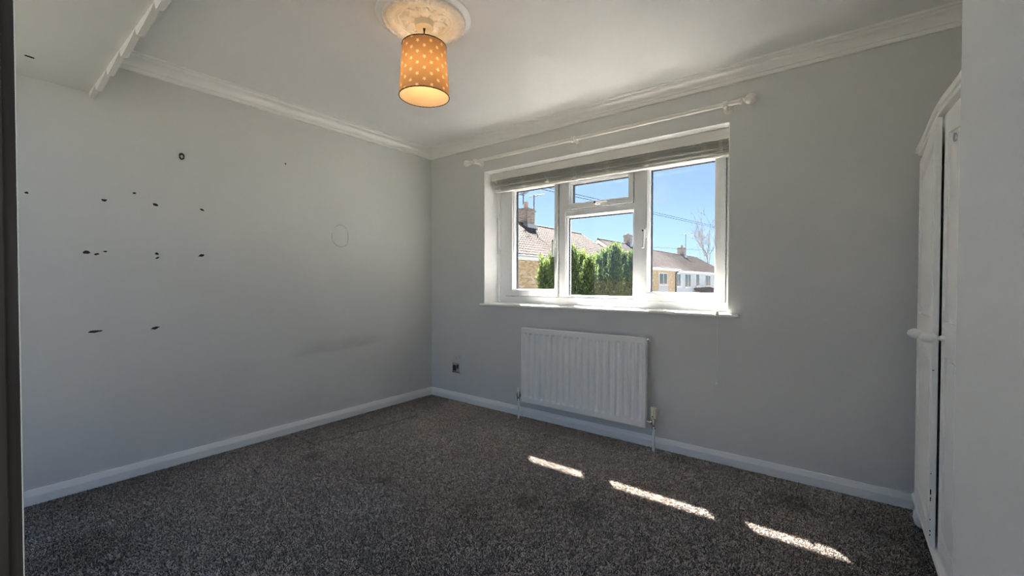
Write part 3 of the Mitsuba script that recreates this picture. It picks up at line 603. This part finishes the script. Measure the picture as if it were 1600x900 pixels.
def house(label, xe, xr, y0, y1, ze, zr, wmat, hip=0.0, barge=False):
    h = thing('house', label, 'house')
    xb = 2 * xr - xe; wx, bx = xe - 0.35, xb + 0.35
    sl = (zr - ze) / (xe - xr); wt = ze + (xe - wx) * sl - 0.10
    yg0, yg1 = y0 + 0.15, y1 - 0.15
    if hip: obj('wall', box(bx, yg0, GZ, wx, yg1, ze), wmat, h, smooth=False)
    else: obj('wall', prism([(wx, GZ), (wx, wt), (xr, zr - 0.12), (bx, wt), (bx, GZ)], 'y', yg0, yg1), wmat, h, smooth=False)
    e0, e1, r0, r1, b0, b1 = (xe, y0, ze), (xe, y1, ze), (xr, y0, zr), (xr, y1 - hip, zr), (xb, y0, ze), (xb, y1, ze)
    slab = trimesh.convex.convex_hull(np.array([e0, e1, r0, r1, b0, b1, (xe, y0, ze - .06), (xe, y1, ze - .06), (xb, y0, ze - .06), (xb, y1, ze - .06)]) + [0, 0, -0.005])
    roof = obj('roof', slab, 'm_tile', h, smooth=False, label='brown tiled roof')
    obj('roof_tiles', cat_([tiles(e0, e1, r0, r1), tiles(b0, b1, r0, r1, .6, .6)] + ([tiles(e1, b1, r1, r1)] if hip else [])), 'm_tile', roof, smooth=False, kind='stuff')
    obj('ridge_capping', tube([np.array(r0) + [0, 0, .03], np.array(r1) + [0, 0, .03]], 0.10, 10), 'm_tile', roof)
    obj('fascia', cham(xe - 0.02, y0, ze - 0.24, xe + 0.02, y1, ze - 0.02, 0.004), 'm_fascia', h, label='white fascia board')
    obj('gutter', tube([(xe + 0.07, y0, ze - 0.05), (xe + 0.07, y1, ze - 0.05)], 0.055, 8), 'm_lead', h)
    if barge:
        for s in (1, -1):
            a = np.array([xr, y0 - 0.02, zr]); b = np.array([xe if s > 0 else xb, y0 - 0.02, ze])
            obj('bargeboard', trimesh.convex.convex_hull(np.array([a, b, a - [0, 0, .30], b - [0, 0, .26], a + [0, .04, 0], b + [0, .04, 0], a + [0, .04, -.30], b + [0, .04, -.26]])), 'm_fascia', h, smooth=False, label='white bargeboard')
    return h, wx
def chimney(h, x, y, w, d, z0, z1, pot):
    c = obj('chimney', cat_([box(x - d / 2, y - w / 2, z0, x + d / 2, y + w / 2, z1 - 0.20), box(x - d / 2 - .05, y - w / 2 - .05, z1 - 0.20, x + d / 2 + .05, y + w / 2 + .05, z1 - 0.10), box(x - d / 2, y - w / 2, z1 - .10, x + d / 2, y + w / 2, z1)]), 'm_stack', h, smooth=False, label='brick chimney')
    obj('chimney_pot', lathe([(0, z1), (0.15, z1), (0.13, z1 + pot * .8), (0.17, z1 + pot * .85), (0.17, z1 + pot), (0, z1 + pot)], 14, at=(x, y, 0)), 'm_pot', c)
    obj('flashing', box(x - d / 2 - .12, y - w / 2 - .12, z0 + .05, x + d / 2 + .12, y + w / 2 + .12, z0 + 0.32), 'm_lead', c, smooth=False)
def house_window(h, wx, y0, y1, z0, z1, bars=1):
    f = cat_([cham(wx - .02, y0, z0, wx + .05, y1, z0 + .08, .01), cham(wx - .02, y0, z1 - .08, wx + .05, y1, z1, .01)] + [cham(wx - .02, yy_ - .04, z0, wx + .05, yy_ + .04, z1, .01) for yy_ in np.linspace(y0 + .04, y1 - .04, bars + 2)])
    k = obj('window', f, 'm_fascia', h, smooth=False, label='white framed window')
    obj('pane', box(wx - .01, y0 + .05, z0 + .05, wx + .015, y1 - .05, z1 - .05), 'm_dark_pane', k, smooth=False)
    obj('ledge', cham(wx - .02, y0 - .08, z0 - .08, wx + .12, y1 + .08, z0, .01), 'm_fascia', k, smooth=False)
h1, w1 = house('buff brick house with a brown tiled roof and chimney, nearest beyond the hedge', -8.65, -12.4, 6.0, 26.0, 2.36, 4.62, 'm_brick')
chimney(h1, -12.4, 18.9, 0.80, 0.80, 4.30, 5.62, 0.42)
house_window(h1, w1, 17.2, 18.6, 0.7, 1.9)
def aerial(h, x, y, z0, z1, boom, els, ang, n=9):
    m = [cyl([x, y, z0], [x, y, z1], 0.030, 8)]; d = np.array([math.cos(ang), math.sin(ang), 0.12]); q = np.array([-math.sin(ang), math.cos(ang), 0])
    a = np.array([x, y, z1 - 0.05]); m.append(cyl(a - d * boom * .3, a + d * boom * .7, 0.022, 6))
    for t in np.linspace(-.28, .68, n):
        c = a + d * boom * t; m.append(cyl(c - q * els, c + q * els, 0.014, 5))
    obj('aerial', cat_(m), 'm_aerial', h, label='rooftop television aerial')
aerial(h1, -12.2, 19.5, 4.6, 6.55, 1.0, 0.2, 0.4); aerial(h1, -12.5, 18.75, 5.9, 6.6, 0.9, 0.22, -0.6, 7)
h2, w2 = house('brick house with white bargeboards, behind and right of the hedge', -9.75, -13.0, 30.2, 42.2, 2.36, 4.62, 'm_brick', barge=True)
chimney(h2, -13.0, 36.6, 0.62, 0.62, 4.35, 5.55, 0.12)
house_window(h2, w2, 36.9, 39.3, 0.78, 1.92, 1)
obj('apron_panel', cham(w2 - .02, 36.8, -0.4, w2 + .03, 39.5, 0.66, .01), 'm_lead', h2, smooth=False)
obj('downpipe', tube([(w2 + .38, 41.9, 2.25), (w2 + .08, 41.9, 1.95), (w2 + .08, 41.9, GZ)], 0.06, 8), 'm_rubber', h2, label='dark downpipe')
h3, w3 = house('white clad house with a hipped brown roof, farthest along the row', -9.85, -13.1, 42.3, 66.0, 2.22, 4.45, 'm_clad', hip=4.0)
chimney(h3, -13.1, 54.6, 0.85, 0.85, 4.1, 5.45, 0.35)
aerial(h3, -12.7, 54.9, 4.6, 7.3, 1.9, 0.25, 0.75)
for y0, y1, z0, z1, b in ((42.6, 44.0, 0.55, 1.95, 1), (45.6, 48.0, 0.45, 1.95, 1), (50.0, 51.7, 0.5, 2.0, 0), (54.6, 57.2, 0.5, 1.9, 1)):
    house_window(h3, w3, y0, y1, z0, z1, b)
obj('porch_roof', trimesh.convex.convex_hull(np.array([(w3, 49.4, 0.36), (w3, 57.6, 0.36), (w3 + 1.9, 49.4, -0.45), (w3 + 1.9, 57.6, -0.45), (w3, 49.4, 0.1), (w3, 57.6, 0.1), (w3 + 1.9, 49.4, -0.65), (w3 + 1.9, 57.6, -0.65)])), 'm_tile', h3, smooth=False)
obj('porch_wall', box(w3, 49.6, GZ, w3 + 1.7, 57.4, -0.55), 'm_brick', h3, smooth=False)
obj('end_wall', box(w3 - .1, 59.2, GZ, w3 + .03, 65.8, 2.1), 'm_brick', h3, smooth=False, label='brick end wall')

# conifers in front of the nearest house: bunched upright plumes on a short trunk
scene['m_leaf'] = {'type': 'principledthin', 'base_color': {'type': 'mesh_attribute', 'name': 'vertex_color'}, 'roughness': 0.7, 'diff_trans': 0.6, 'spec_trans': 0.0, 'eta': 1.3}
paint('m_bark', (0.10, 0.075, 0.055), 0.9, 0.1)
def plume_mesh(top, R, r_, N):
    """One upright leader: overlapping flame-shaped sprays of small flat leaves."""
    Ht = top[2] - GZ; zz = top[2] - 0.30 - r_.random(N) ** 1.25 * (Ht - 0.6)
    d = (top[2] - zz) / Ht; rad = R * np.clip(0.02 + 2.6 * (d - 0.06), 0, 1) ** 0.85; a = r_.uniform(0, 2 * np.pi, N); rr = rad * np.sqrt(r_.uniform(0.2, 1, N))
    c0 = np.c_[top[0] + rr * np.cos(a), top[1] + rr * np.sin(a), zz]
    M = 40; tt = np.tile(np.linspace(0, 1, M), (N, 1)); L = r_.uniform(0.28, 0.52, (N, 1))
    out = np.c_[np.cos(a), np.sin(a)]
    prof = r_.uniform(0.050, 0.085, (N, 1)) * np.sin(np.pi * np.clip(tt * 0.88 + 0.10, 0, 1)) ** 0.8
    b = r_.uniform(0, 2 * np.pi, (N, M)); lean = 0.30 * r_.random((N, 1))
    P = np.stack([c0[:, :1] + out[:, :1] * lean * tt * L + prof * np.cos(b), c0[:, 1:2] + out[:, 1:] * lean * tt * L + prof * np.sin(b), c0[:, 2:] + tt * L - 0.05], -1).reshape(-1, 3)
    K = len(P); dirv = np.c_[np.cos(b).ravel() * .55, np.sin(b).ravel() * .55, np.full(K, 1.0)] + 0.25 * r_.normal(size=(K, 3)); dirv /= np.linalg.norm(dirv, axis=1, keepdims=True)
    side = np.cross(dirv, r_.normal(size=(K, 3))); side /= np.linalg.norm(side, axis=1, keepdims=True)
    ln, wd_ = r_.uniform(.05, .10, (K, 1)), r_.uniform(.011, .020, (K, 1))
    V = np.stack([P - side * wd_ * .5, P + dirv * ln * .45 - side * wd_, P + dirv * ln, P + dirv * ln * .45 + side * wd_], 1)
    i = np.arange(K)[:, None] * 4; Fc = np.concatenate([i + [0, 1, 3], i + [1, 2, 3]])
    g = np.repeat(r_.random((N, 1)), M, 1).ravel()[:, None]; tip = tt.ravel()[:, None]
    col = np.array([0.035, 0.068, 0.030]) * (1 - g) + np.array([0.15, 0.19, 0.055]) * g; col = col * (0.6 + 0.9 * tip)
    return trimesh.Trimesh(V.reshape(-1, 3), Fc, process=False), np.repeat(col, 4, 0)
def conifer(label, leaders, seed):
    r_ = np.random.default_rng(seed); t = thing('conifer', label, 'tree'); tops = [at_px(*q[:3]) for q in leaders]
    for top, q in zip(tops, leaders):
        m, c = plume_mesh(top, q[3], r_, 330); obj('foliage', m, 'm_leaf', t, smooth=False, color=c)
    base = np.mean(tops, 0); base[2] = GZ - 0.05
    obj('trunk', cat_([tube([base, (0.6 * base + 0.4 * tp) * [1, 1, 0] + [0, 0, GZ + 0.9], tp - [0, 0, .4]], [0.09, 0.06, 0.012], 8) for tp in tops]), 'm_bark', t)
conifer('small green conifer behind the left pane, in front of the buff brick wall', [(851, 409, 9.6, .19), (864, 400, 9.8, .21)], 100)
conifer('large bushy green conifer with many upright tips filling the lower middle pane', [(893, 390, 11.6, .30), (908, 397, 12.2, .30), (921, 406, 11.5, .28), (933, 400, 12.0, .30), (947, 391, 12.4, .30), (961, 385, 11.8, .30), (975, 393, 12.4, .30), (989, 399, 12.0, .30)], 101)

# bare tree behind the far roofs
bt = thing('bare_tree', 'leafless pale tree rising behind the far end of the roofs', 'tree')
paint('m_twig', (0.24, 0.21, 0.18), 0.9, 0.1)
tb = at_px(1108, 440, 74); tb[2] = GZ
tr_, tw_ = [], []
def grow(p, d, L, r, lvl):
    d = d / np.linalg.norm(d); n = 4; path = [p]
    for q in range(n):
        d = d + np.array([rng.gauss(0, .10), rng.gauss(0, .10), rng.gauss(0.02, .06)]); d /= np.linalg.norm(d); path.append(path[-1] + d * L / n)
    (tr_ if lvl < 1 else tw_).append(tube(path, np.linspace(r, r * .6, n + 1), 5 if lvl else 8))
    if lvl >= 4: return
    for q in range(5 if lvl < 2 else 3):
        s = path[rng.randint(1 if lvl else 2, n)]; a = rng.uniform(0, 6.28); sp = rng.uniform(.45, .95)
        grow(s, d + sp * np.array([math.cos(a), math.sin(a), rng.uniform(-.1, .4)]), L * rng.uniform(.42, .66), max(0.022, r * .5), lvl + 1)
grow(tb - [0, 0, .1], np.array([0, 0, 1.0]), 8.6, 0.13, 0)
obj('trunk', cat_(tr_), 'm_twig', bt); obj('branches', cat_(tw_), 'm_twig', bt, smooth=False)

# overhead cables
paint('m_cable', (0.03, 0.03, 0.035), 0.6)
def cable(a, b, t0, t1, r, label, sag):
    k = thing('overhead_cable', label, 'cable'); A, B = at_px(*a), at_px(*b)
    ts = np.linspace(t0, t1, 40); m = tube([A + (B - A) * t - np.array([0, 0, sag * (1 - (2 * (t - t0) / (t1 - t0) - 1) ** 2) * 0]) for t in ts], r, 6)
    scene[k] = mikit.ply(m, 'm_cable', smooth=40)
cable((898, 303, 20), (1117, 353, 34), -0.9, 1.4, 0.012, 'upper of the two overhead cables crossing the blue sky', 0)
cable((898, 307, 20), (1117, 355.5, 34), -0.9, 1.4, 0.013, 'lower of the two overhead cables crossing the blue sky', 0)
cable((1020, 386, 40), (1100, 390.5, 46), -0.33, 1.6, 0.012, 'single overhead cable just above the far roof ridge', 0)
